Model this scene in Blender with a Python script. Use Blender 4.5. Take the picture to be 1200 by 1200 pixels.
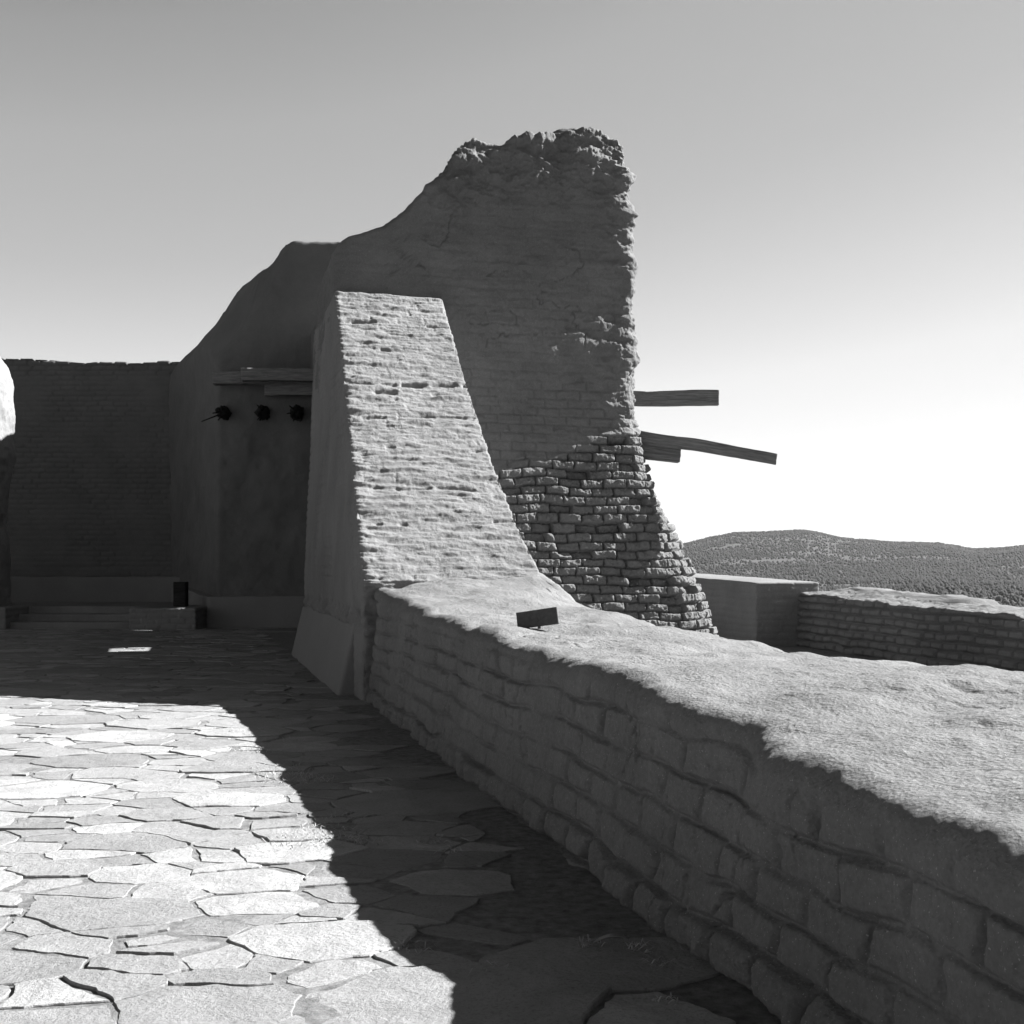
import bpy, math, random
import numpy as np
from mathutils import Vector
for _o in list(bpy.data.objects): bpy.data.objects.remove(_o)
SC = bpy.context.scene
COL = SC.collection

# ------------------------------------------------------------------ camera
F = 1500.0 / 1200.0            # focal length in picture widths
EYE = 1.6
cam = bpy.data.cameras.new("camera"); camo = bpy.data.objects.new("camera", cam); COL.objects.link(camo)
camo.location = (0, 0, EYE); camo.rotation_euler = (math.radians(90), 0, 0)
cam.sensor_width = 36; cam.lens = 36 * F; cam.shift_y = 0.05
cam.clip_start = 0.05; cam.clip_end = 30000
SC.camera = camo
SC.render.resolution_x = SC.render.resolution_y = 1024

# ------------------------------------------------------------------ sky and sun
SUN = Vector((1.35, 0.37, 1.0))          # towards the sun
sun_el = math.atan2(1.0, math.hypot(SUN.x, SUN.y)); sun_rot = math.atan2(SUN.x, SUN.y)
w = bpy.data.worlds.new("World"); SC.world = w; w.use_nodes = True
nt = w.node_tree; nt.nodes.clear()
sky = nt.nodes.new('ShaderNodeTexSky'); sky.sky_type = 'NISHITA'; sky.sun_disc = False
sky.sun_elevation = sun_el; sky.sun_rotation = sun_rot; sky.altitude = 2100; sky.air_density = 1.0; sky.dust_density = 0.8; sky.ozone_density = 1.0
sep = nt.nodes.new('ShaderNodeSeparateColor')     # black and white film behind a red filter: only the red light of the sky
# film response to that red light (value of the sky's red channel -> tone)
dv = nt.nodes.new('ShaderNodeMath'); dv.operation = 'DIVIDE'; dv.inputs[1].default_value = 5.0
rp_ = nt.nodes.new('ShaderNodeValToRGB'); el_ = rp_.color_ramp.elements
_st = [(0.0, 0.0), (0.8, 0.18), (1.0, 0.72), (1.13, 1.1), (1.35, 1.42), (1.78, 1.70), (2.3, 2.2), (3.0, 2.8), (5.0, 3.4)]
el_[0].position = 0.0; el_[1].position = 1.0
for _p, _v in _st[1:-1]: el_.new(_p/5)
for _e, (_p, _v) in zip(sorted(el_, key=lambda q: q.position), _st): _e.color = (_v/5, _v/5, _v/5, 1)
pw = nt.nodes.new('ShaderNodeMath'); pw.operation = 'MULTIPLY'; pw.inputs[1].default_value = 5.0
bg = nt.nodes.new('ShaderNodeBackground'); bg.inputs[1].default_value = 0.07
wo = nt.nodes.new('ShaderNodeOutputWorld')
nt.links.new(sky.outputs[0], sep.inputs[0]); nt.links.new(sep.outputs[0], dv.inputs[0]); nt.links.new(dv.outputs[0], rp_.inputs[0]); nt.links.new(rp_.outputs[0], pw.inputs[0])
nt.links.new(pw.outputs[0], bg.inputs[0]); nt.links.new(bg.outputs[0], wo.inputs[0])
sl = bpy.data.lights.new("sun", 'SUN'); sl.energy = 5.0; sl.angle = math.radians(0.5); sl.color = (1, 1, 1)
slo = bpy.data.objects.new("sun", sl); COL.objects.link(slo); slo.location = (20, 5, 30)
slo.rotation_euler = SUN.to_track_quat('Z', 'Y').to_euler()
SC.view_settings.view_transform = 'Standard'; SC.view_settings.look = 'None'
SC.view_settings.exposure = 2.15; SC.view_settings.gamma = 1.0; SC.view_settings.use_curve_mapping = False

# ------------------------------------------------------------------ numeric helpers
def h3(ix, iy, iz, seed=0):
    n = (ix.astype(np.int64) * 374761393 + iy.astype(np.int64) * 668265263 + iz.astype(np.int64) * 2147483647 // 7 + seed * 974634777) & 0xffffffff
    n = ((n ^ (n >> 13)) * 1274126177) & 0xffffffff
    n = ((n ^ (n >> 16)) * 2246822519) & 0xffffffff
    return ((n ^ (n >> 15)) & 0xffffff) / float(0xffffff)
def vnoise(x, y, z, seed=0):
    x, y, z = np.broadcast_arrays(np.asarray(x, float), np.asarray(y, float), np.asarray(z, float))
    ix, iy, iz = np.floor(x), np.floor(y), np.floor(z)
    fx, fy, fz = x - ix, y - iy, z - iz
    fx = fx*fx*fx*(fx*(fx*6-15)+10); fy = fy*fy*fy*(fy*(fy*6-15)+10); fz = fz*fz*fz*(fz*(fz*6-15)+10)
    r = 0
    for a in (0, 1):
        for b in (0, 1):
            for c in (0, 1):
                r = r + (fx if a else 1-fx) * (fy if b else 1-fy) * (fz if c else 1-fz) * h3(ix+a, iy+b, iz+c, seed)
    return r * 2 - 1
def fbm(x, y, z, sc, octv=4, seed=0, gain=0.5):
    r = 0; a = 1.0; s = sc; t = 0
    for i in range(octv):
        r = r + a * vnoise(x*s + 17.3*i, y*s - 9.1*i, z*s + 4.7*i, seed + i); t += a
        a *= gain; s *= 2.03
    return r / t
def sstep(a, b, x):
    t = np.clip((np.asarray(x, float) - a) / (b - a), 0, 1); return t*t*(3-2*t)
def interp(tab):
    xs, ys = zip(*tab)
    return lambda x: np.interp(x, xs, ys)
def bricks(h, z, L=0.40, H=0.155, seed=0, jw=0.03, warp=0.02, cr0=0.045):
    """height field: 1 on a brick, 0 in the joint; plus a random number per brick"""
    hw = h + warp * fbm(h, z, 0*h, 3.0, 3, seed+50); zw = z + warp * 0.9 * fbm(h, z, 0*h + 5, 1.6, 3, seed+60)
    row = np.floor(zw / H); fz = (zw / H - row) * H
    o = h3(row, row*0, row*0, seed+3) * 0.35 + (row % 2) * 0.5
    lc = hw / L + o; col = np.floor(lc); fx = (lc - col) * L
    rnd = h3(row, col, row*0+1, seed+5); rnd2 = h3(row, col, row*0+2, seed+6)
    # joints vary in width and wander
    m = jw * (0.7 + 0.6 * rnd2)
    dx = np.minimum(fx, L - fx); dz = np.minimum(fz, H - fz)
    r = np.minimum(sstep(0, m*1.3, dx), sstep(0, m, dz))
    cr = np.clip(1 - np.hypot(np.maximum(0, cr0-dx), np.maximum(0, cr0-dz))/cr0, 0, 1)
    return r * (0.55 + 0.45*cr**0.5), rnd, fz / H

# ------------------------------------------------------------------ object helpers
def tag(o, label=None, cat=None, group=None, kind=None):
    if label and not kind: kind = 'thing'
    if label: o['label'] = label
    if cat: o['category'] = cat
    if group: o['group'] = group
    if kind: o['kind'] = kind
    return o
def empty(name, loc):
    o = bpy.data.objects.new(name, None); COL.objects.link(o); o.location = loc; o.empty_display_size = 0.2; return o
def mesh_obj(name, V, faces, mat, parent=None, loc=None, smooth=True):
    """V in world coordinates; loc = origin of the object"""
    V = np.asarray(V, float)
    if parent is not None: org = np.array(parent.matrix_world.translation) if False else np.array(parent.location)
    else: org = np.array(loc) if loc is not None else np.array([0, 0, 0.0])
    me = bpy.data.meshes.new(name)
    V = V - org
    if isinstance(faces, np.ndarray):
        k = faces.shape[1]; nf = len(faces)
        me.vertices.add(len(V)); me.vertices.foreach_set('co', V.astype(np.float32).ravel())
        me.loops.add(nf*k); me.loops.foreach_set('vertex_index', faces.astype(np.int32).ravel())
        me.polygons.add(nf); me.polygons.foreach_set('loop_start', (np.arange(nf)*k).astype(np.int32))
        me.update(calc_edges=True)
    else:
        me.from_pydata([tuple(v) for v in V], [], faces); me.update()
    if smooth: me.polygons.foreach_set('use_smooth', np.ones(len(me.polygons), dtype=bool))
    me.validate()
    me.materials.append(mat)
    o = bpy.data.objects.new(name, me); COL.objects.link(o)
    if parent is not None: o.parent = parent
    else: o.location = org
    return o
def grid_faces(nr, nc, wrap=False, flip=False):
    i = np.arange(nr-1)[:, None]; j = np.arange(nc if wrap else nc-1)[None, :]
    a = i*nc + j; b = i*nc + (j+1) % nc; c = (i+1)*nc + (j+1) % nc; d = (i+1)*nc + j
    f = np.stack([a+0*j, b+0*i, c+0*i, d+0*j], -1).reshape(-1, 4)
    return f[:, ::-1] if flip else f

# building frame: s runs along the low wall away from the camera, u to its right
DV = np.array([-0.2444, 0.9697]); NV = np.array([0.9697, 0.2444]); OV = np.array([2.05, 0.0])
def su2xy(s, u, O=OV, D=DV, N=NV):
    return O[0] + s*D[0] + u*N[0], O[1] + s*D[1] + u*N[1]

def frac_list(segs):
    """segs: list of (length, step) -> fractions 0..1"""
    p = [0.0]
    for L, st in segs:
        n = max(1, int(round(L/st)))
        b = p[-1]
        p += [b + L*(k+1)/n for k in range(n)]
    p = np.array(p); return p / p[-1]

def adobe_mass(name, rect, top, fs_l, fs_r, fu0, fu1, fz, disp, mat, z0=0.0, rr=0.08, crown=0.05, ncap=10, nround=6, frame=(OV, DV, NV), parent=None, loc=None, ushift=None):
    """closed eroded wall. rect(z)->(s0,s1,u0,u1,R); loop: left side (u0) s1->s0, front end (s0) u0->u1, right side s0->s1, back end."""
    al = np.concatenate([1-fs_l[:-1], np.zeros(len(fu0)-1), fs_r[:-1], np.ones(len(fu1)-1)])
    be = np.concatenate([np.zeros(len(fs_l)-1), fu0[:-1], np.ones(len(fs_r)-1), 1-fu1[:-1]])
    n = len(al)
    def loop(z, e=0.0):
        s0, s1, u0, u1, R = rect(z)
        s0 = s0 + e; s1 = s1 - e; u0 = u0 + e; u1 = u1 - e
        s = s0 + al*(s1-s0); u = u0 + be*(u1-u0)
        R = np.maximum(1e-3, np.minimum(R, 0.48*np.minimum(s1-s0, u1-u0)))
        ds = np.where(s < s0+R, s-(s0+R), np.where(s > s1-R, s-(s1-R), 0))
        du = np.where(u < u0+R, u-(u0+R), np.where(u > u1-R, u-(u1-R), 0))
        c = (ds != 0) & (du != 0); m = np.hypot(ds, du) + 1e-9
        mx = np.maximum(np.abs(ds), np.abs(du))
        k = np.where(c, np.where(mx > 0, 1, 1), 1)
        # points sit on the square corner (max comp = R): pull onto the arc
        s = np.where(c, s - ds + ds*R/m, s); u = np.where(c, u - du + du*R/m, u)
        return s, u
    zz = np.zeros(n) + 1.0
    s, u = loop(zz*1.0); T = top(s, u)
    s, u = loop(T*0.98); T = top(s, u)
    S = []; U = []; Z = []; K = []
    for f in fz:
        z = z0 + f*(T - rr - z0); s, u = loop(z); S.append(s); U.append(u); Z.append(z); K.append(0*z)
    for k in range(1, nround+1):
        th = k/nround*math.pi/2; e = rr*(1-math.cos(th)); q_ = k/nround; s, u = loop((T-rr)*(1-q_) + T*q_, e)
        Tr = T + (top(s, u)-T)*q_
        S.append(s); U.append(u); Z.append(Tr-rr+rr*math.sin(th)); K.append(0*z + k/nround*0.5)
    s0, s1, u0, u1, R = rect(T)
    emax = 0.5*np.min(np.minimum(s1-s0, u1-u0)) - 0.01
    for k in range(1, ncap+1):
        q = k/ncap; e = rr + (emax-rr)*q; s, u = loop(T, e)
        t2 = top(s, u)
        S.append(s); U.append(u); Z.append(t2 + crown*(1-(1-q)**2)); K.append(0*z + 0.5 + 0.5*q + 0.001)
    S = np.array(S); U = np.array(U); Z = np.array(Z); K = np.array(K)
    if ushift is not None: U = U + ushift(S, Z)*np.clip(1-(U-0.05)/1.05, 0, 1)
    X, Y = su2xy(S, U, *frame)
    ls, lu = loop(zz*1.5); dl = np.hypot(np.diff(np.append(ls, ls[0])), np.diff(np.append(lu, lu[0])))
    H = np.concatenate([[0], np.cumsum(dl)[:-1]])[None, :] + 0*X
    P = np.stack([X, Y, Z], -1)
    dj = np.roll(P, -1, 1) - np.roll(P, 1, 1); di = np.gradient(P, axis=0)
    N = np.cross(dj, di); N /= (np.linalg.norm(N, axis=-1, keepdims=True) + 1e-12)
    kk = sstep(0.5, 0.75, K)[..., None]; N = N*(1-kk) + np.array([0, 0, 1.0])*kk
    d = disp(P, H, S, U, K, N)
    P = P + N * d[..., None]
    nr = P.shape[0]
    f = grid_faces(nr, n, True)
    V = P.reshape(-1, 3)
    # check orientation: outward normals
    o = mesh_obj(name, V, f, mat, parent, loc)
    me = o.data
    # close the seam of the cap with a strip of quads across the centre line
    base = (nr-1)*n
    last = P[-1].reshape(-1, 3)
    import bmesh
    nl, nf, nrr = len(fs_l), len(fu0), len(fs_r)
    mf = nf//2
    La = list(range(mf)) if False else None
    iL = list(range(0, nl-1+mf)); iR = list(range(nl+nf+nrr-3+ (len(fu1)//2), nl-1+mf-1, -1))
    iL = [n-1-k for k in range(len(fu1)-1-len(fu1)//2)][::-1] + iL if False else iL
    # walk the two halves of the innermost ring from the far end to the near end
    tl = np.cumsum([0]+[np.linalg.norm(P[-1, iL[k+1]]-P[-1, iL[k]]) for k in range(len(iL)-1)]); tl = tl/tl[-1]
    iR = [k % n for k in iR]
    tr = np.cumsum([0]+[np.linalg.norm(P[-1, iR[k+1]]-P[-1, iR[k]]) for k in range(len(iR)-1)]); tr = tr/tr[-1]
    tris = []; i = j = 0
    while i < len(iL)-1 or j < len(iR)-1:
        if j >= len(iR)-1 or (i < len(iL)-1 and tl[i+1] <= tr[j+1]): t3 = (iL[i], iL[i+1], iR[j]); i += 1
        else: t3 = (iL[i], iR[j+1], iR[j]); j += 1
        if len(set(t3)) == 3: tris.append(t3)
    bm = bmesh.new(); bm.from_mesh(me); bm.verts.ensure_lookup_table()
    for t3 in tris:
        try: bm.faces.new([bm.verts[base+k] for k in t3])
        except ValueError: pass
    es = [e for e in bm.edges if e.is_boundary and e.verts[0].index >= base and e.verts[1].index >= base]
    try: bmesh.ops.holes_fill(bm, edges=es, sides=0)
    except Exception: pass
    bm.to_mesh(me); bm.free()
    me.polygons.foreach_set('use_smooth', np.ones(len(me.polygons), dtype=bool)); me.update()
    return o

# ------------------------------------------------------------------ materials (neutral greys: the place in black and white)
def new_mat(name, rough=0.95):
    m = bpy.data.materials.new(name); m.use_nodes = True
    b = m.node_tree.nodes['Principled BSDF']; b.inputs['Roughness'].default_value = rough
    b.inputs['Specular IOR Level'].default_value = 0.15
    return m, m.node_tree, b
def nz(nt, scale, detail=4, rough=0.55, vec=None, dist=0.0):
    t = nt.nodes.new('ShaderNodeTexNoise'); t.inputs['Scale'].default_value = scale; t.inputs['Detail'].default_value = detail
    t.inputs['Roughness'].default_value = rough; t.inputs['Distortion'].default_value = dist
    if vec is not None: nt.links.new(vec, t.inputs['Vector'])
    return t.outputs['Fac']
def ramp(nt, fac, stops):
    r = nt.nodes.new('ShaderNodeValToRGB'); e = r.color_ramp.elements
    e[0].position = stops[0][0]; e[1].position = stops[-1][0]
    for p, v in stops[1:-1]: e.new(p)
    for el, (p, v) in zip(sorted(e, key=lambda q: q.position), stops): el.color = (v, v, v, 1)
    nt.links.new(fac, r.inputs['Fac']); return r.outputs['Color']
def mth(nt, op, a, b=None):
    m = nt.nodes.new('ShaderNodeMath'); m.operation = op
    for i, v in enumerate((a, b)):
        if v is None: continue
        if isinstance(v, (int, float)): m.inputs[i].default_value = v
        else: nt.links.new(v, m.inputs[i])
    return m.outputs[0]
def coords(nt, scale=(1, 1, 1), kind='Object', rot=(0, 0, 0)):
    tc = nt.nodes.new('ShaderNodeTexCoord'); mp = nt.nodes.new('ShaderNodeMapping'); mp.inputs['Scale'].default_value = scale
    mp.inputs['Rotation'].default_value = rot
    nt.links.new(tc.outputs[kind], mp.inputs['Vector']); return mp.outputs[0]
def bump(nt, b, h, dist, strength=1.0, prev=None):
    bp = nt.nodes.new('ShaderNodeBump'); bp.inputs['Distance'].default_value = dist; bp.inputs['Strength'].default_value = strength
    nt.links.new(h, bp.inputs['Height'])
    if prev is not None: nt.links.new(prev, bp.inputs['Normal'])
    nt.links.new(bp.outputs[0], b.inputs['Normal']); return bp.outputs[0]
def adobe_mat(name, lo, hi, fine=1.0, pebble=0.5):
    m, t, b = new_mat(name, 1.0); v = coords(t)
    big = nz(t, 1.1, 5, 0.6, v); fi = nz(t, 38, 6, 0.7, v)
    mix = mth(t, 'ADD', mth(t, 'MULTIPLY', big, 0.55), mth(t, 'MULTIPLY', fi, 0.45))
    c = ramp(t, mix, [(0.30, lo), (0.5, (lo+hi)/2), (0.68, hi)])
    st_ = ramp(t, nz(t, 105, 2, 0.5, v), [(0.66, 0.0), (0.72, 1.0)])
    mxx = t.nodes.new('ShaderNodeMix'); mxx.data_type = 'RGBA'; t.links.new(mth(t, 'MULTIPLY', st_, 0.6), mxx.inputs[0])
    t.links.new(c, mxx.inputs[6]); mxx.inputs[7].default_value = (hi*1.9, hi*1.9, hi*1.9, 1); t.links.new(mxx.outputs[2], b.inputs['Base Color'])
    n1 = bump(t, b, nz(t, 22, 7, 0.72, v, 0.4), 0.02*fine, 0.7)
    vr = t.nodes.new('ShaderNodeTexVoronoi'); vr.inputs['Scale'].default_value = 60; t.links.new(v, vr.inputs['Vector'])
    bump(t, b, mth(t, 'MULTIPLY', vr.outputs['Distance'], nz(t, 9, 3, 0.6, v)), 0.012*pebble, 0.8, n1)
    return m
M_adobe = adobe_mat('adobe', 0.115, 0.195)
M_adobe_shaded = adobe_mat('adobe_shaded', 0.085, 0.155)  # buttress adobe darkened for the pier: its face's shade is put into the colour
M_adobe_top = adobe_mat('adobe_melted', 0.088, 0.172, 0.95, 0.75)
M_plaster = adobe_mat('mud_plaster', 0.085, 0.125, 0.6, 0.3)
M_render = adobe_mat('smooth_cement', 0.14, 0.175, 0.35, 0.3)

m, t, b = new_mat('flagstone', 0.85); v = coords(t); v2 = coords(t, (1, 1, 6))
at = t.nodes.new('ShaderNodeAttribute'); at.attribute_name = 'tone'; at.attribute_type = 'GEOMETRY'
fac = mth(t, 'ADD', mth(t, 'MULTIPLY', at.outputs['Fac'], 0.35), mth(t, 'MULTIPLY', nz(t, 2.6, 9, 0.72, v, 0.8), 0.65))
c = ramp(t, fac, [(0.15, 0.13), (0.42, 0.20), (0.6, 0.25), (0.85, 0.40)])
sp = ramp(t, nz(t, 55, 6, 0.8, v), [(0.3, 0.45), (0.48, 0.95), (0.7, 1.0)])
wp = t.nodes.new('ShaderNodeVectorMath'); wp.operation = 'MULTIPLY_ADD'; wn = t.nodes.new('ShaderNodeTexNoise'); wn.inputs['Scale'].default_value = 2.5; wn.inputs['Detail'].default_value = 6
t.links.new(v, wn.inputs['Vector']); t.links.new(wn.outputs['Color'], wp.inputs[0]); wp.inputs[1].default_value = (0.5, 0.5, 0.5); t.links.new(v, wp.inputs[2])
vc = t.nodes.new('ShaderNodeTexVoronoi'); vc.feature = 'DISTANCE_TO_EDGE'; vc.inputs['Scale'].default_value = 1.9; t.links.new(wp.outputs[0], vc.inputs['Vector'])
gate = ramp(t, nz(t, 1.7, 3, 0.5, v), [(0.50, 0.0), (0.58, 1.0)])
crk = mth(t, 'MULTIPLY', ramp(t, vc.outputs['Distance'], [(0.0, 1.0), (0.012, 0.0)]), gate)
mx = t.nodes.new('ShaderNodeMix'); mx.data_type = 'RGBA'; mx.blend_type = 'MULTIPLY'; mx.inputs[0].default_value = 1
t.links.new(c, mx.inputs[6]); t.links.new(sp, mx.inputs[7]); t.links.new(mx.outputs[2], b.inputs['Base Color'])
lay = nz(t, 1.7, 7, 0.6, v, 0.5)
n1 = bump(t, b, mth(t, 'FLOOR', mth(t, 'MULTIPLY', lay, 13.0)), 0.014, 0.8)          # split bedding layers of the slabs
n2 = n1
n3 = bump(t, b, nz(t, 6, 8, 0.72, v, 0.3), 0.035, 0.8, n2)
bump(t, b, nz(t, 45, 5, 0.7, v), 0.008, 0.8, n3)
M_flag = m
m, t, b = new_mat('packed_earth', 1.0); v = coords(t)
t.links.new(ramp(t, nz(t, 14, 7, 0.7, v), [(0.3, 0.09), (0.7, 0.25)]), b.inputs['Base Color'])
n1 = bump(t, b, nz(t, 18, 8, 0.75, v), 0.03, 0.8)
n2 = bump(t, b, nz(t, 60, 6, 0.8, v), 0.012, 0.9, n1)
bump(t, b, nz(t, 5, 4, 0.6, v), 0.03, 0.7, n2)
M_earth = m
def wood_mat(name, lo, hi, ax=(1.5, 26, 26)):
    m, t, b = new_mat(name, 0.9); v = coords(t, ax)
    f1 = nz(t, 1.6, 6, 0.7, v, 0.3)
    t.links.new(ramp(t, f1, [(0.3, lo), (0.7, hi)]), b.inputs['Base Color']); bump(t, b, f1, 0.02, 0.8); return m
M_wood = wood_mat('weathered_timber', 0.07, 0.21)
M_char = wood_mat('charred_wood', 0.01, 0.035)
m, t, b = new_mat('dark_metal', 0.6); t.links.new(ramp(t, nz(t, 30, 3, 0.5, coords(t)), [(0.3, 0.055), (0.7, 0.08)]), b.inputs['Base Color']); M_metal = m
m, t, b = new_mat('terrain', 1.0); v = coords(t)
t.links.new(ramp(t, nz(t, 0.004, 9, 0.7, v), [(0.35, 0.03), (0.7, 0.06)]), b.inputs['Base Color']); M_terr = m
m, t, b = new_mat('forest', 1.0); v = coords(t)
t.links.new(ramp(t, nz(t, 0.02, 6, 0.7, v), [(0.3, 0.016), (0.7, 0.042)]), b.inputs['Base Color']); M_for = m
m, t, b = new_mat('dry_straw', 0.9); t.links.new(ramp(t, nz(t, 9, 3, 0.5, coords(t)), [(0.3, 0.2), (0.7, 0.4)]), b.inputs['Base Color']); M_straw = m

# ------------------------------------------------------------------ terrain, hills, forest
SKY = interp([(-900, 655), (-500, 640), (-150, 632), (100, 640), (400, 632), (640, 640), (770, 645), (805, 638), (830, 632), (860, 626), (900, 625), (940, 623), (960, 626), (985, 632), (1010, 634), (1050, 637), (1100, 638), (1120, 641), (1140, 645), (1170, 644), (1200, 641), (1300, 633), (1500, 645), (1900, 640), (2600, 650)])
RG = 4600.0
def terr_h(X, Y):
    r = np.hypot(X, Y); rp_ = r + 45*sstep(9, 22, X)
    Yc = np.maximum(np.abs(Y), 0.35*r)
    px = 600 + X/Yc*1500
    crest = 1.6 + (660 - SKY(px)) / 1500 * RG * (Yc / r)
    prof = np.interp(rp_, [0, 60, 140, 400, 750, 1150, 2000, 3000, 3900, 4600, 5600, 9000], [-0.06, -0.06, -6, -32, -43, -42, -33, -12, 0, 0, 0, 0])
    up = sstep(2300, 4600, r)
    dn = 1 - 0.6*sstep(4800, 8000, r)
    hgt = np.where(r < 2300, prof, prof*(1-up) + crest*up*dn)
    hgt = hgt + sstep(500, 1500, r) * (1-sstep(4000, 4550, r)) * (9*fbm(X, Y, 0*X, 1/900., 4, 4) + 3*fbm(X, Y, 0*X, 1/220., 3, 8))
    hgt = hgt + 10*sstep(1150, 1450, r)*(1-sstep(1500, 2100, r)) * sstep(850, 1250, px)
    return hgt
rs = np.concatenate([np.linspace(0.5, 60, 40), np.geomspace(70, 9000, 190)])
th = np.linspace(0, 2*math.pi, 721)[:-1]
R_, T_ = np.meshgrid(rs, th, indexing='ij'); X_ = R_*np.sin(T_); Y_ = R_*np.cos(T_)
Vt = np.stack([X_, Y_, terr_h(X_, Y_)], -1).reshape(-1, 3)
ft = grid_faces(len(rs), len(th), True, True)
tag(mesh_obj('terrain', Vt, ft, M_terr), kind='structure')

rng = np.random.default_rng(5)
def blob_cloud(n):
    th0 = np.radians(-2), np.radians(32)
    a = rng.uniform(th0[0], th0[1], n*4); r = np.sqrt(rng.uniform(950**2, 4620**2, n*4))
    # denser near
    X = r*np.sin(a); Y = r*np.cos(a)
    dens = 0.62 + 0.9*fbm(X, Y, 0*X, 1/260., 4, 31) + 0.5*(fbm(X, Y, 0*X, 1/60., 2, 35))
    near = np.clip(2100/r, 0.45, 1.5)
    k = rng.random(n*4) < dens*near
    return X[k][:n], Y[k][:n], r[k][:n]
bx_, by_, br_ = blob_cloud(105000)
ico = np.array([[0, 0, 1.25], [0.9, 0, 0.35], [0.28, 0.86, 0.35], [-0.73, 0.53, 0.35], [-0.73, -0.53, 0.35], [0.28, -0.86, 0.35], [0.75, 0.5, -0.5], [-0.3, 0.9, -0.5], [-0.95, 0, -0.5], [-0.3, -0.9, -0.5], [0.75, -0.5, -0.5]])
ifc = np.array([[0, 1, 2], [0, 2, 3], [0, 3, 4], [0, 4, 5], [0, 5, 1], [1, 6, 2], [2, 7, 3], [3, 8, 4], [4, 9, 5], [5, 10, 1], [2, 6, 7], [3, 7, 8], [4, 8, 9], [5, 9, 10], [1, 10, 6]])
sz = 0.8*(1.0 + 2.4*rng.random(len(bx_))**2) * (0.85 + br_/6000.)
bz_ = terr_h(bx_, by_)
B = ico[None]*sz[:, None, None]*np.array([1, 1, 1.1]) * rng.uniform(0.75, 1.25, (len(bx_), 11, 1))
ro = rng.uniform(0, 6.28, len(bx_)); cc, ss = np.cos(ro)[:, None], np.sin(ro)[:, None]
B = np.stack([B[..., 0]*cc - B[..., 1]*ss, B[..., 0]*ss + B[..., 1]*cc, B[..., 2]], -1)
B = B + np.stack([bx_, by_, bz_+sz*0.5], -1)[:, None, :]
fb = (ifc[None] + (np.arange(len(bx_))*11)[:, None, None]).reshape(-1, 3)
tag(mesh_obj('pine_forest', B.reshape(-1, 3), fb, M_for, smooth=False), 'far-off pine and juniper forest covering the valley and the low hills', 'forest', kind='stuff')

# ------------------------------------------------------------------ packed earth floor and flagstone paving
def build_floor():
    xs = np.concatenate([np.linspace(-26, -6.5, 100)[:-1], np.linspace(-6.5, 2.5, 300)[:-1], np.linspace(2.5, 9.5, 50)])
    ys = np.concatenate([np.linspace(-8, 3.5, 60)[:-1], np.linspace(3.5, 12, 300)[:-1], np.linspace(12, 42, 220)])
    X, Y = np.meshgrid(xs, ys); Z = 0.0075 + 0.006*fbm(X, Y, 0*X, 1.6, 4, 2, 0.6)
    V = np.stack([X, Y, Z], -1).reshape(-1, 3)
    tag(mesh_obj('dirt_ground', V, grid_faces(len(ys), len(xs)), M_earth), kind='structure')
build_floor()

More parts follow.
